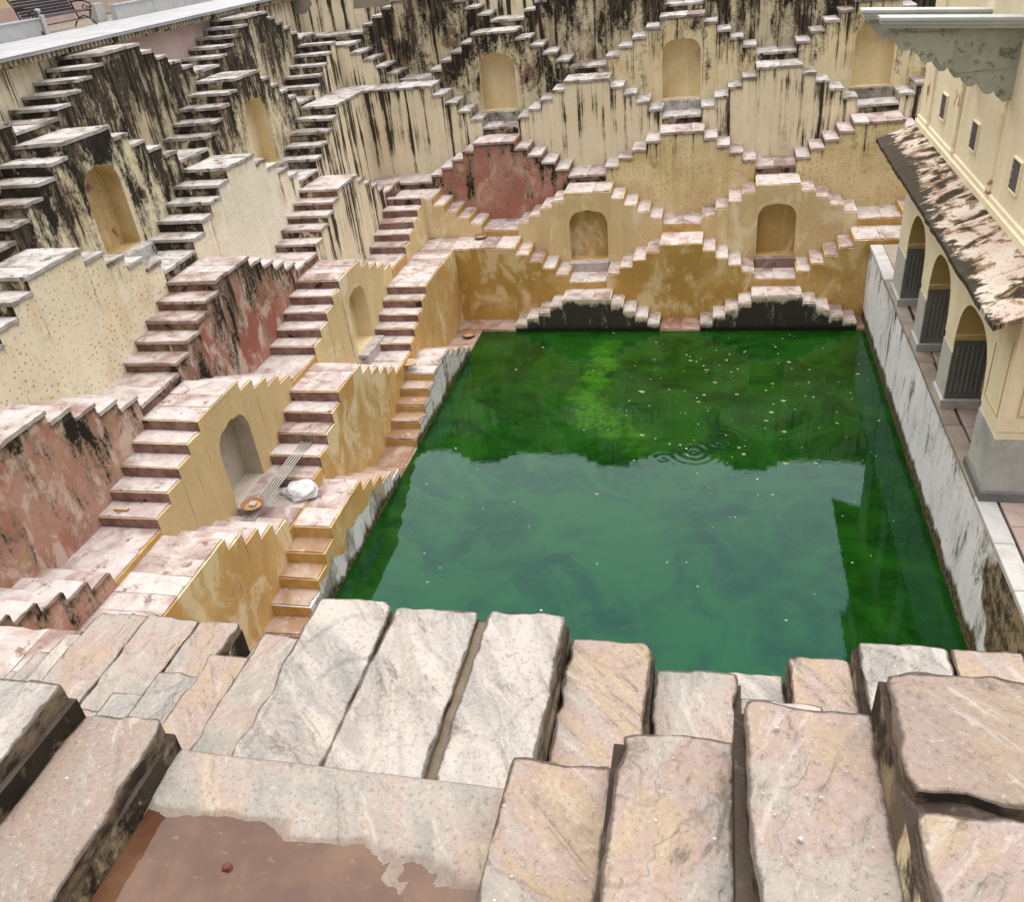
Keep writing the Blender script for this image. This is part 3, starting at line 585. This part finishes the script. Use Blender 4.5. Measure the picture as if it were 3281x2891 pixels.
retaining('terrace_wall', 'cream wall streaked black at the inner corner of the walkway', ((-5.453, 5.453), (-5.453, 2.75)), 5.5, ZT-.05, 'cream_streak')
retaining('terrace_wall', 'tall cream wall with black drip streaks behind the highest stair blocks', ((-5.453, 5.453), (11, 5.453)), 5.5, ZT, 'cream_streak')
retaining('terrace_wall', 'cream wall backing the flagstone stairs', ((11, -(L+O[7])), (-5.453, -(L+O[7]))), 5.5, ZT, 'cream_streak')
# parapet of the walkway
def parapet(y0, y1, label, grp='low grey panels beside the walkway'):
    t = thing('parapet_wall', label, 'parapet', (-7.62, (y0+y1)/2, ZT), grp)
    m = MB(); m.box((-7.72, y0, ZT), (-7.60, y1, ZT+.27), 0); m.build('panel', 'grey_stone', t)
    m = MB(); m.box((-7.74, y0, ZT+.27), (-7.58, y1, ZT+.30), 0, .008); m.build('coping', 'marble', t)
def post(y, label):
    t = thing('parapet_post', label, 'post', (-7.62, y, ZT)); m = MB(); m.box((-7.70, y-.055, ZT), (-7.56, y+.055, ZT+.34), 0, .01); m.build('shaft', 'grey_stone', t)
    m = MB(); m.lathe([(.001, .34), (.03, .345), (.025, .36), (.05, .385), (.058, .41), (.045, .44), (.001, .455)], (-7.63, y, ZT), 14); m.build('finial', 'marble', t, smooth=True)
parapet(-4.6, -2.95, 'low grey parapet panel farthest along from the iron bench'); parapet(-2.93, -1.10, 'low grey parapet panel ending at the ball-topped post beside bench')
post(-1.03, 'square grey post with white ball finial at bench opening')
parapet(1.30, 2.75, 'low grey parapet panel just past the bench, first of its run'); parapet(2.77, 4.1, 'low grey parapet panel past the bench, second of its run'); parapet(4.12, 5.4, 'low grey parapet panel past the bench, at the walkway corner')
m = MB(); m.box((-8.02, 1.0, ZT), (-7.85, 1.3, ZT+.36), 0, .01); tag(m.build('stone_pier', 'grey_stone'), 'plain grey stone pier standing behind the bench end', 'pier')
# bench
bt = thing('park_bench', 'dark bench with ornate black iron ends standing beside the white walkway', 'bench', (-7.75, -.3, ZT))
by0, by1 = -1.15, .50; sx, sz = -7.62, ZT+.285
for k in range(5): m = MB(); m.box((sx-.07*k-.062, by0+.05, sz-.012+.004*k), (sx-.07*k, by1-.05, sz+.006+.004*k), 0, .003); m.build('seat_slat', 'bench_slat', bt)
for k in range(6): m = MB(); m.box((-7.98-.022*k, by0+.05, sz+.03+.052*k), (-7.962-.022*k, by1-.05, sz+.075+.052*k), 0); m.build('back_slat', 'bench_slat', bt)
for y in (by0, by1):
    m = MB(); r = .016
    m.tube([(-7.56, y, ZT), (-7.60, y, ZT+.06), (-7.68, y, ZT+.13), (-7.63, y, ZT+.22), (-7.60, y, sz)], r, 6); m.tube([(-8.08, y, ZT), (-8.02, y, ZT+.08), (-7.93, y, ZT+.15), (-7.97, y, sz), (-8.02, y, sz+.2), (-8.10, y, sz+.36)], r, 6)
    m.tube([(-7.60, y, sz-.01), (-7.97, y, sz)], r, 6); m.tube([(-7.68, y, ZT+.13), (-7.80, y, ZT+.19), (-7.93, y, ZT+.15)], r*.8, 6)
    m.build('end_frame', 'bench_iron', bt)
    m = MB(); m.tube([(-8.0, y, sz+.17), (-7.85, y, sz+.18), (-7.68, y, sz+.16), (-7.58, y, sz+.11), (-7.56, y, sz+.05), (-7.60, y, sz+.03), (-7.63, y, sz+.06)], r, 6)
    m.tube([(-7.70, y, sz), (-7.66, y, sz+.06), (-7.72, y, sz+.10), (-7.78, y, sz+.06), (-7.75, y, sz+.02)], r*.7, 6); m.build('armrest', 'bench_iron', bt)
# house behind the walkway (mostly seen mirrored in the pool)
hb = thing('haveli', 'tall cream building rising behind the walkway and bench', 'building', (-11.5, 0, ZT))
m = MB(); m.box((-15, -14, ZT-.3), (-10.2, 9, ZT+10.5)); m.build('wall', 'haveli', hb)
m = MB(); m.box((-10.2, -14, ZT), (-10.12, 9, ZT+.45)); m.build('plinth', 'pink_wall', hb)
m = MB(); m.box((-15.1, -14.2, ZT+10.5), (-10.0, 9.2, ZT+10.7)); m.build('cornice', 'grey_stone', hb)
for fl in range(3):
    for k in range(6): m = MB(); m.box((-10.23, -12.5+k*3.6, ZT+1.6+fl*3), (-10.15, -11.5+k*3.6, ZT+3.1+fl*3)); m.build('window', 'jali_dark', hb)
# ------------------------------------------------------------------ right terrace and arcade
TZ = 1.60; RX = 8.029
m = MB(); n = 40
for i in range(n):
    ya, yc = .56-(L+.56)*i/n, .56-(L+.56)*(i+1)/n
    for k in range(6):
        za, zc = -.9+(TZ-.05+.9)*k/6, -.9+(TZ-.05+.9)*(k+1)/6
        m.face([warp((RX, ya, za)), warp((RX, yc, za)), warp((RX, yc, zc)), warp((RX, ya, zc))], 0, [(ya, TZ-za), (yc, TZ-za), (yc, TZ-zc), (ya, TZ-zc)])
rw = tag(m.build('retaining_wall', 'whitewash'), 'whitewashed pool wall with moss at the waterline below the arcade', 'wall')
m = MB(); m.box((RX+.02, -L-.3, .9), (13, .56, TZ-.03)); tr = m.build('terrace', 'mortar'); tr['kind'] = 'structure'
y = .55; i = 0
while y > -L:
    ln = random.uniform(.65, 1.0); wd = random.uniform(.16, .22); b = MB(); b.box((RX-.015, y-ln+.006, TZ-.06), (RX+wd, y-.004, TZ+.004), 0, .008, warp); b.build('kerb_stone', 'grey_stone' if y < -8 or y > -1 else 'floor_sand', tr); y -= ln
for ix, (xa, xb) in enumerate(((RX+.225, RX+.75), (RX+.76, RX+1.5), (RX+1.51, RX+2.4), (RX+2.41, RX+3.4), (RX+3.41, RX+4.9))):
    y = .55-.3*ix
    while y > -L:
        ln = random.uniform(.8, 1.3); b = MB(); b.box((xa, max(-L-.2, y-ln+.008), TZ-.06), (xb-.008, y, TZ+random.uniform(-.004, .004)), 0, .006, warp); b.build('paving_slab', 'floor_pink' if (ix+int(y)) % 3 or y < -8 else 'floor_sand', tr); y -= ln
ar = thing('arcade', 'cream arcade with grey stone dados, sloping eave and lattice windows above', 'building', (8.5, -4.3, TZ))
AX0, AX1 = 8.06, 8.50; piers = [(-8.12, -7.40), (-5.97, -5.48), (-4.25, -3.78), (-2.52, -1.80)]; EZ = 3.95; DZ = 2.42; SP = 2.68
ap_top = 3.28
for (y0, y1) in piers:
    dep = AX1 if y0 > -8 else 9.6
    m = MB(); m.box((AX0-.03, y0-.03, TZ), (dep+.02, y1+.03, TZ+.14), 0, .02); d = m.build('pier_base', 'grey_stone' if y0 > -8 else 'grey_stone_dark', ar)
    m = MB(); m.box((AX0, y0, TZ+.14), (dep, y1, DZ), 0); m.build('dado', 'grey_stone', ar)
    if y0 > -8:
        b = MB()
        b.box((AX0+.012, y0-.012, TZ+.15), (dep-.012, y0+.004, 2.60), 0); dd = b.build('dado_panel', 'grey_stone_dark', ar)
        for k in range(6): f = MB(); f.tube([(AX0+.07+.06*k, y0-.012, TZ+.25), (AX0+.07+.06*k, y0-.012, 2.52)], .011, 6); f.build('flute', 'grey_stone_dark', dd)
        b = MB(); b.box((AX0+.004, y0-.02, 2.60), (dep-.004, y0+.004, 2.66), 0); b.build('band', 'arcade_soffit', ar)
    m = MB(); m.box((AX0+.012, y0+.012, DZ), (dep-.012, y1-.012, DZ+.10), 0); m.box((AX0+.002, y0+.002, DZ+.10), (dep-.002, y1-.002, SP), 0); m.build('pier', 'arcade_cream', ar)
# raised panels on the corner pier
m = MB(); py0, py1 = piers[0]
for (a, b_) in (((AX0-.006, py0+.09, DZ+.24), (AX0+.006, py0+.105, 3.55)), ((AX0-.006, py1-.115, DZ+.24), (AX0+.006, py1-.10, 3.30)), ((AX0-.006, py0+.09, DZ+.225), (AX0+.006, py1-.10, DZ+.24))): m.box(a, b_)
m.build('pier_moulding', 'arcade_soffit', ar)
m = MB()
for (a, b_) in (((8.22, py0-.006, DZ+.30), (8.232, py0+.006, 3.5)), ((9.2, py0-.006, DZ+.30), (9.212, py0+.006, 3.5)), ((8.22, py0-.006, DZ+.288), (9.212, py0+.006, DZ+.30))): m.box(a, b_)
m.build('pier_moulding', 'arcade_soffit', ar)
m = MB(); m.box((AX0+.003, py0+.003, SP+.001), (9.6, py1-.003, EZ), 0); m.build('pier_head', 'arcade_cream', ar)
m = MB(); m.box((AX0+.003, -2.517, SP+.001), (AX1, -1.803, EZ), 0); m.build('pier_head', 'arcade_cream', ar)
for (pa, pc) in zip(piers, piers[1:]):                  # arches between piers
    ya, yc = pa[1], pc[0]; c = (ya+yc)/2; hw = (yc-ya)/2; pts = [(ya, SP)]
    for k in range(1, 24):
        q = k/24*2-1; pts.append((c+q*hw, SP+(ap_top-SP)*(1-abs(q)**2.8)**.55))
    pts.append((yc, SP)); m = MB()
    yL = ya-(.0 if pa is piers[0] else (pa[1]-pa[0])/2); yR = yc+(0 if pc is piers[-1] else (pc[1]-pc[0])/2)
    def strip(x, rev):
        P = [(yL, SP)] + pts + [(yR, SP)] if yL < ya or yR > yc else pts
        P = ([(yL, SP)] if yL < ya-.001 else []) + pts + ([(yR, SP)] if yR > yc+.001 else [])
        for (a, za), (b_, zb_) in zip(P, P[1:]):
            q = [(x, a, za), (x, b_, zb_), (x, b_, EZ), (x, a, EZ)]; m.face(q[::-1] if rev else q, 0, [(a, 5)]*4)
    strip(AX0+.004, True); strip(AX1-.004, False)
    m.build('arch_wall', 'arcade_cream', ar)
    sf = MB()
    for (a, za), (b_, zb_) in zip(pts, pts[1:]): sf.face([(AX0+.004, a, za), (AX0+.004, b_, zb_), (AX1-.004, b_, zb_), (AX1-.004, a, za)], 0, [(a, 5)]*4)
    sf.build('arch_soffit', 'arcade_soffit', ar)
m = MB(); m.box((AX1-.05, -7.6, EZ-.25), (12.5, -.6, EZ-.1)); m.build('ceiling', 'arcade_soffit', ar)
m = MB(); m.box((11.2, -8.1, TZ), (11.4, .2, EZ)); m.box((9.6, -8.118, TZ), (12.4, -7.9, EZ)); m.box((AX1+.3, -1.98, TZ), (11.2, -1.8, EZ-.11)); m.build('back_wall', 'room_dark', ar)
# eave of thick stones
ex0, ex1 = 7.72, 8.34; ez0, ez1 = 3.88, 4.10; y = -8.36
while y < -.55:
    ln = min(random.uniform(.8, 1.15), -.5-y); b = MB(); ny = 5; jit = [random.uniform(-.012, .012) for _ in range(ny+1)]; broke = y < -8
    for k in range(ny):
        A, B_ = y+.004+(ln-.008)*k/ny, y+.004+(ln-.008)*(k+1)/ny; fa, fb = jit[k], jit[k+1]
        for (z0, z1, rv) in ((0, 0, 0), (-.06, -.06, 1)):
            q = [(ex0+fa, A, ez0+z0), (ex1, A, ez1+z1), (ex1, B_, ez1+z1), (ex0+fb, B_, ez0+z0)]; b.face(q[::-1] if not rv else q, 0)
        b.face([(ex0+fa, A, ez0-.06), (ex0+fb, B_, ez0-.06), (ex0+fb, B_, ez0), (ex0+fa, A, ez0)][::-1], 0)
    for k, Y in ((0, y+.004), (ny, y+ln-.004)): b.face([(ex0+jit[k], Y, ez0-.06), (ex1, Y, ez1-.06), (ex1, Y, ez1), (ex0+jit[k], Y, ez0)], 0)
    b.build('eave_slab', 'eave_stone', ar); y += ln
# upper wall, plinth mouldings, pilasters, lattice windows
UX = 8.36; UY0, UY1 = -8.4, -.5; UZ = 7.3
m = MB(); n = 10
m.box((UX, UY0, EZ-.1), (12.5, UY1, UZ)); m.build('upper_wall', 'arcade_stain', ar)
m = MB(); m.box((UX-.05, UY0-.02, 4.06), (UX+.05, UY1+.03, 4.18), 0, .012); m.build('moulding', 'arcade_stain', ar)
m = MB(); m.box((UX-.025, UY0-.01, 4.18), (UX+.05, UY1+.02, 4.25), 0, .01); m.build('moulding', 'arcade_cream', ar)
m = MB(); m.box((UX-.12, UY0-.1, UZ), (12.6, UY1+.1, UZ+.08), 0, .01); m.build('roof_slab', 'grey_stone', ar)
for k, yp in enumerate((-1.33, -3.15, -5.18, -7.1)):
    m = MB(); m.lathe([(.055, 0), (.055, .05), (.035, .07), (.06, .12), (.035, .18), (.04, .20), (.034, .24), (.034, .80), (.045, .83), (.034, .86), (.06, .93), (.045, .99), (.03, 1.02), (.03, 1.9)], (UX-.005, yp, 4.25), 10); m.build('pilaster', 'arcade_stain', ar, smooth=True)
for yj in (-2.18, -4.10, -6.05):
    jb = MB(); jb.box((UX-.012, yj-.15, 4.52), (UX+.01, yj+.15, 4.86)); jf = jb.build('lattice_window', 'jali_dark', ar)
    for (a, b_) in (((yj-.168, 4.502), (yj+.168, 4.52)), ((yj-.168, 4.86), (yj+.168, 4.878)), ((yj-.168, 4.52), (yj-.15, 4.86)), ((yj+.15, 4.52), (yj+.168, 4.86))):
        m = MB(); m.box((UX-.03, a[0], a[1]), (UX+.01, b_[0], b_[1])); m.build('frame', 'arcade_cream', jf)
    m = MB()
    for k in range(-8, 9):
        for sg in (1, -1):
            pts_ = []
            for q in range(13):
                yy = yj-.15+.3*q/12; zz = 4.69+sg*(yy-yj)+k*.075
                if 4.52 <= zz <= 4.86: pts_.append((UX-.018, yy, zz))
            if len(pts_) > 2: m.tube([pts_[0], pts_[-1]], .006, 4)
    g = m.build('lattice', 'grey_stone_dark', jf); g['kind'] = 'stuff'
# projecting marble balcony frame: two cusped brackets with beams
def bracket(yb, zt, name):
    tl = lambda v: [(p[0], p[1], p[2]-.075*(p[0]-6.8)*max(0, min(1, (p[2]-zt+.7)/.5))) for p in v]
    prof = [(6.90, zt-.12), (6.93, zt-.20), (7.03, zt-.30), (7.08, zt-.36), (7.13, zt-.375), (7.20, zt-.345), (7.215, zt-.32), (7.235, zt-.36), (7.29, zt-.45), (7.36, zt-.52), (7.42, zt-.51), (7.45, zt-.48), (7.465, zt-.44), (7.485, zt-.50), (7.54, zt-.57), (7.61, zt-.605), (7.66, zt-.60), (7.69, zt-.63), (7.72, zt-.665), (7.755, zt-.69), (7.80, zt-.77), (7.86, zt-.825), (7.92, zt-.83), (7.955, zt-.79), (7.97, zt-.78), (8.0, zt-.85), (8.06, zt-.92), (8.12, zt-.925), (8.145, zt-.90), (8.16, zt-.90), (8.20, zt-.96), (8.27, zt-1.02), (UX+.02, zt-1.0), (UX+.02, zt-.12)]
    m = MB(); th = .05
    m.face([(x, yb, z) for x, z in prof]); m.face([(x, yb+th, z) for x, z in prof][::-1])
    for (a, za), (b_, zb_) in zip(prof, prof[1:]+prof[:1]): m.face([(a, yb, za), (a, yb+th, za), (b_, yb+th, zb_), (b_, yb, zb_)])
    m.v = tl(m.v); bo = m.build('cusped_bracket', 'bracket_stone', ar)
    m = MB(); m.tube([(7.66, yb-.001, zt-.15), (7.665, yb-.001, zt-.60)], .006, 5); m.tube([(7.70, yb-.001, zt-.66), (8.30, yb-.001, zt-.63)], .007, 5); m.tube([(6.95, yb-.001, zt-.165), (7.66, yb-.001, zt-.165)], .008, 5); m.v = tl(m.v); m.build('bracket_moulding', 'bracket_stone', bo)
    for (cx, cz, r) in ((7.13, zt-.32, .035), (7.40, zt-.46, .035), (7.63, zt-.54, .03), (7.60, zt-.24, .04)):
        m = MB(); pts_ = [(cx+r*(1-k/18)*math.cos(k*.7), yb-.002, cz+r*(1-k/18)*math.sin(k*.7)) for k in range(15)]; m.tube(pts_, .006, 4); m.build('scroll', 'bracket_stone', bo)
    m = MB(); m.box((6.80, yb-.10, zt-.035), (9.4, yb+.16, zt), 0, .006); m.box((6.82, yb-.08, zt-.075), (9.4, yb+.14, zt-.036)); m.box((6.86, yb-.05, zt-.12), (9.4, yb+.10, zt-.076)); m.v = tl(m.v); m.build('beam', 'bracket_edge', bo)
bracket(-5.30, 6.375, 'near'); bracket(-3.75, 6.30, 'far')
# ------------------------------------------------------------------ small things lying about
def bowl(x, y, z, r, label, mat, inner='clay_white'):
    t = thing('clay_bowl', label, 'bowl', (x, y, z)); m = MB(); m.lathe([(.001, 0), (r*.55, 0), (r*.85, r*.18), (r, r*.42), (r*1.04, r*.44), (r*.94, r*.42), (r*.8, r*.22), (r*.5, r*.08), (.001, r*.08)], (x, y, z), 22); m.build('dish', mat, t, smooth=True)
    m = MB(); m.lathe([(.001, .0), (r*.72, .0)], (x, y, z+r*.2), 18); m.build('contents', inner, t)
    return t
b1 = bowl(-1.08, -8.42, 1.235, .155, 'orange clay bowl holding white pieces on the steel rack', 'terracotta', 'clay_yellow')
m = MB()
for k in range(4): m.lathe([(.001, 0), (.03, .0), (.028, .05), (.001, .055)], (-1.10+.05*(k % 2), -8.44+.05*(k//2), 1.262), 7)
m.build('white_pieces', 'clay_white', b1)
bowl(-.48, -3.36, ZX['left', 0, 0]+.105, .14, 'dark-rimmed clay bowl with offerings, on the ledge above pool corner', 'clay_white', 'clay_yellow')
bowl(-.21, -.36, .058, .135, 'brown clay bowl on the muddy ledge at the pool corner', 'terracotta', 'clay_yellow'); bowl(-.13, 1.25, 1.735, .14, 'pale clay dish on the stone platform at inner corner', 'terracotta', 'floor_pink')
# steel rack leaning across the steps
rt = thing('steel_rack', 'narrow rack of parallel steel rods bridging the steps below the niche', 'rack', (-1.0, -7.7, 1.17))
pA = Vector((-1.07, -8.66, 1.19)); pB = Vector((-.92, -6.88, 1.365)); sdv = Vector((.10, -.005, 0))
for k in range(-2, 3): m = MB(); m.tube([pA+sdv*k*.42, pB+sdv*k*.42], .0115, 6); m.build('rod', 'steel', rt)
for q in (0, .5, 1): m = MB(); c_ = pA.lerp(pB, q); m.tube([c_-sdv*1.05, c_+sdv*1.05], .011, 6); m.build('crossbar', 'steel', rt)
# plastic bag
def crumple(name, c, r, seed, mat, label, cat, sq=.6):
    m = MB(); n1, n2 = 22, 14
    def pt(i, j):
        a = 2*math.pi*i/n1; b_ = math.pi*(j/n2-.5); d = Vector((math.cos(a)*math.cos(b_), math.sin(a)*math.cos(b_), math.sin(b_)))
        f = 1+.28*mn.noise(d*1.7+Vector((seed, 0, 0)))+.16*abs(mn.noise(d*4.3+Vector((seed, 3, 0))))+.06*mn.noise(d*9)
        p = d*f*r; return (c[0]+p.x*1.25, c[1]+p.y, c[2]+max(-.0, p.z*sq+r*sq*.55))
    for j in range(n2):
        for i in range(n1): m.face([pt(i, j), pt(i+1, j), pt(i+1, j+1), pt(i, j+1)])
    return tag(m.build(name, mat), label, cat)
crumple('plastic_bag', (-.72, -7.72, .985), .20, 3, 'plastic_bag', 'crumpled white plastic bag beside the steel rack', 'bag')
crumple('paper_scrap', (-.98, -7.70, .985), .07, 5, 'plastic_bag', 'small white scrap beside the crumpled plastic bag', 'litter')
crumple('paper_scrap', (-1.42, -3.55, 1.02), .07, 8, 'plastic_bag', 'white litter lying before the ochre wall niche', 'litter')
crumple('stone_chip', (3.97, -15.885, 5.945), .010, 2, 'pebble_red', 'small red stone lying in the muddy puddle', 'stone', .8)
m = MB(); m.box((-1.62, -10.18, 2.44), (-1.44, -10.14, 2.475)); tag(m.build('wooden_block', 'clay_yellow'), 'small wooden piece left on a mauve step beside the smooth beige wall', 'wood')
# floating specks and gravel
rnd = random.Random(5); m = MB()
def chip(x, y, z, r, hgt=.3):
    n = rnd.randint(5, 7); a0 = rnd.random()*6; ang = [a0+2*math.pi*k/n+rnd.uniform(-.3, .3) for k in range(n)]; rr = [r*rnd.uniform(.6, 1.2) for _ in range(n)]; st = rnd.uniform(.6, 1)
    lo = [(x+q*math.cos(a), y+q*st*math.sin(a), z) for q, a in zip(rr, ang)]; hi = [(x+q*.7*math.cos(a), y+q*.7*st*math.sin(a), z+r*hgt) for q, a in zip(rr, ang)]
    m.face(hi)
    for k in range(n): m.face([lo[k], lo[(k+1) % n], hi[(k+1) % n], hi[k]])
for k in range(190):
    x = rnd.gauss(5.4, 1.5); y = rnd.gauss(-3.2, 1.6)
    if k % 3 == 0: x = rnd.uniform(.3, 7.8); y = rnd.uniform(-10, -.2)
    if not (.1 < x < 7.9 and -10.8 < y < -.05): continue
    chip(x, y, .001, rnd.choice((.007, .009, .012, .016, .022)), .12)
tag(m.build('floating_debris', 'paper'), 'pale petals and scraps floating on the green pool', 'debris', kind='stuff')
m = MB()
for k in range(40): chip(rnd.gauss(5.6, 1.2), rnd.gauss(-3.1, 1.3), .001, rnd.uniform(.02, .055), .05)
tag(m.build('floating_leaves', 'leaf_pale'), 'yellowish leaves drifting on the green pool', 'leaves', kind='stuff')
m = MB()
for k in range(110):
    reg = rnd.choice(((3.42, 3.66, 6.068), (4.60, 4.82, 6.075), (4.85, 5.08, 6.21), (5.12, 5.34, 6.345), (3.7, 4.55, 5.705), (1.8, 2.6, 4.75)))
    z = reg[2]; y = rnd.uniform(-16.2, -15.65) if z > 5.8 else rnd.uniform(-15.5, -14.85) if z > 5 else rnd.uniform(-14.6, -14.0)
    chip(rnd.uniform(*reg[:2]), y, z, rnd.choice((.002, .003, .003, .004, .006)), .6)
tag(m.build('gravel', 'pebble_white'), 'scattered white grit and pebbles on the flagstones', 'gravel', kind='stuff')
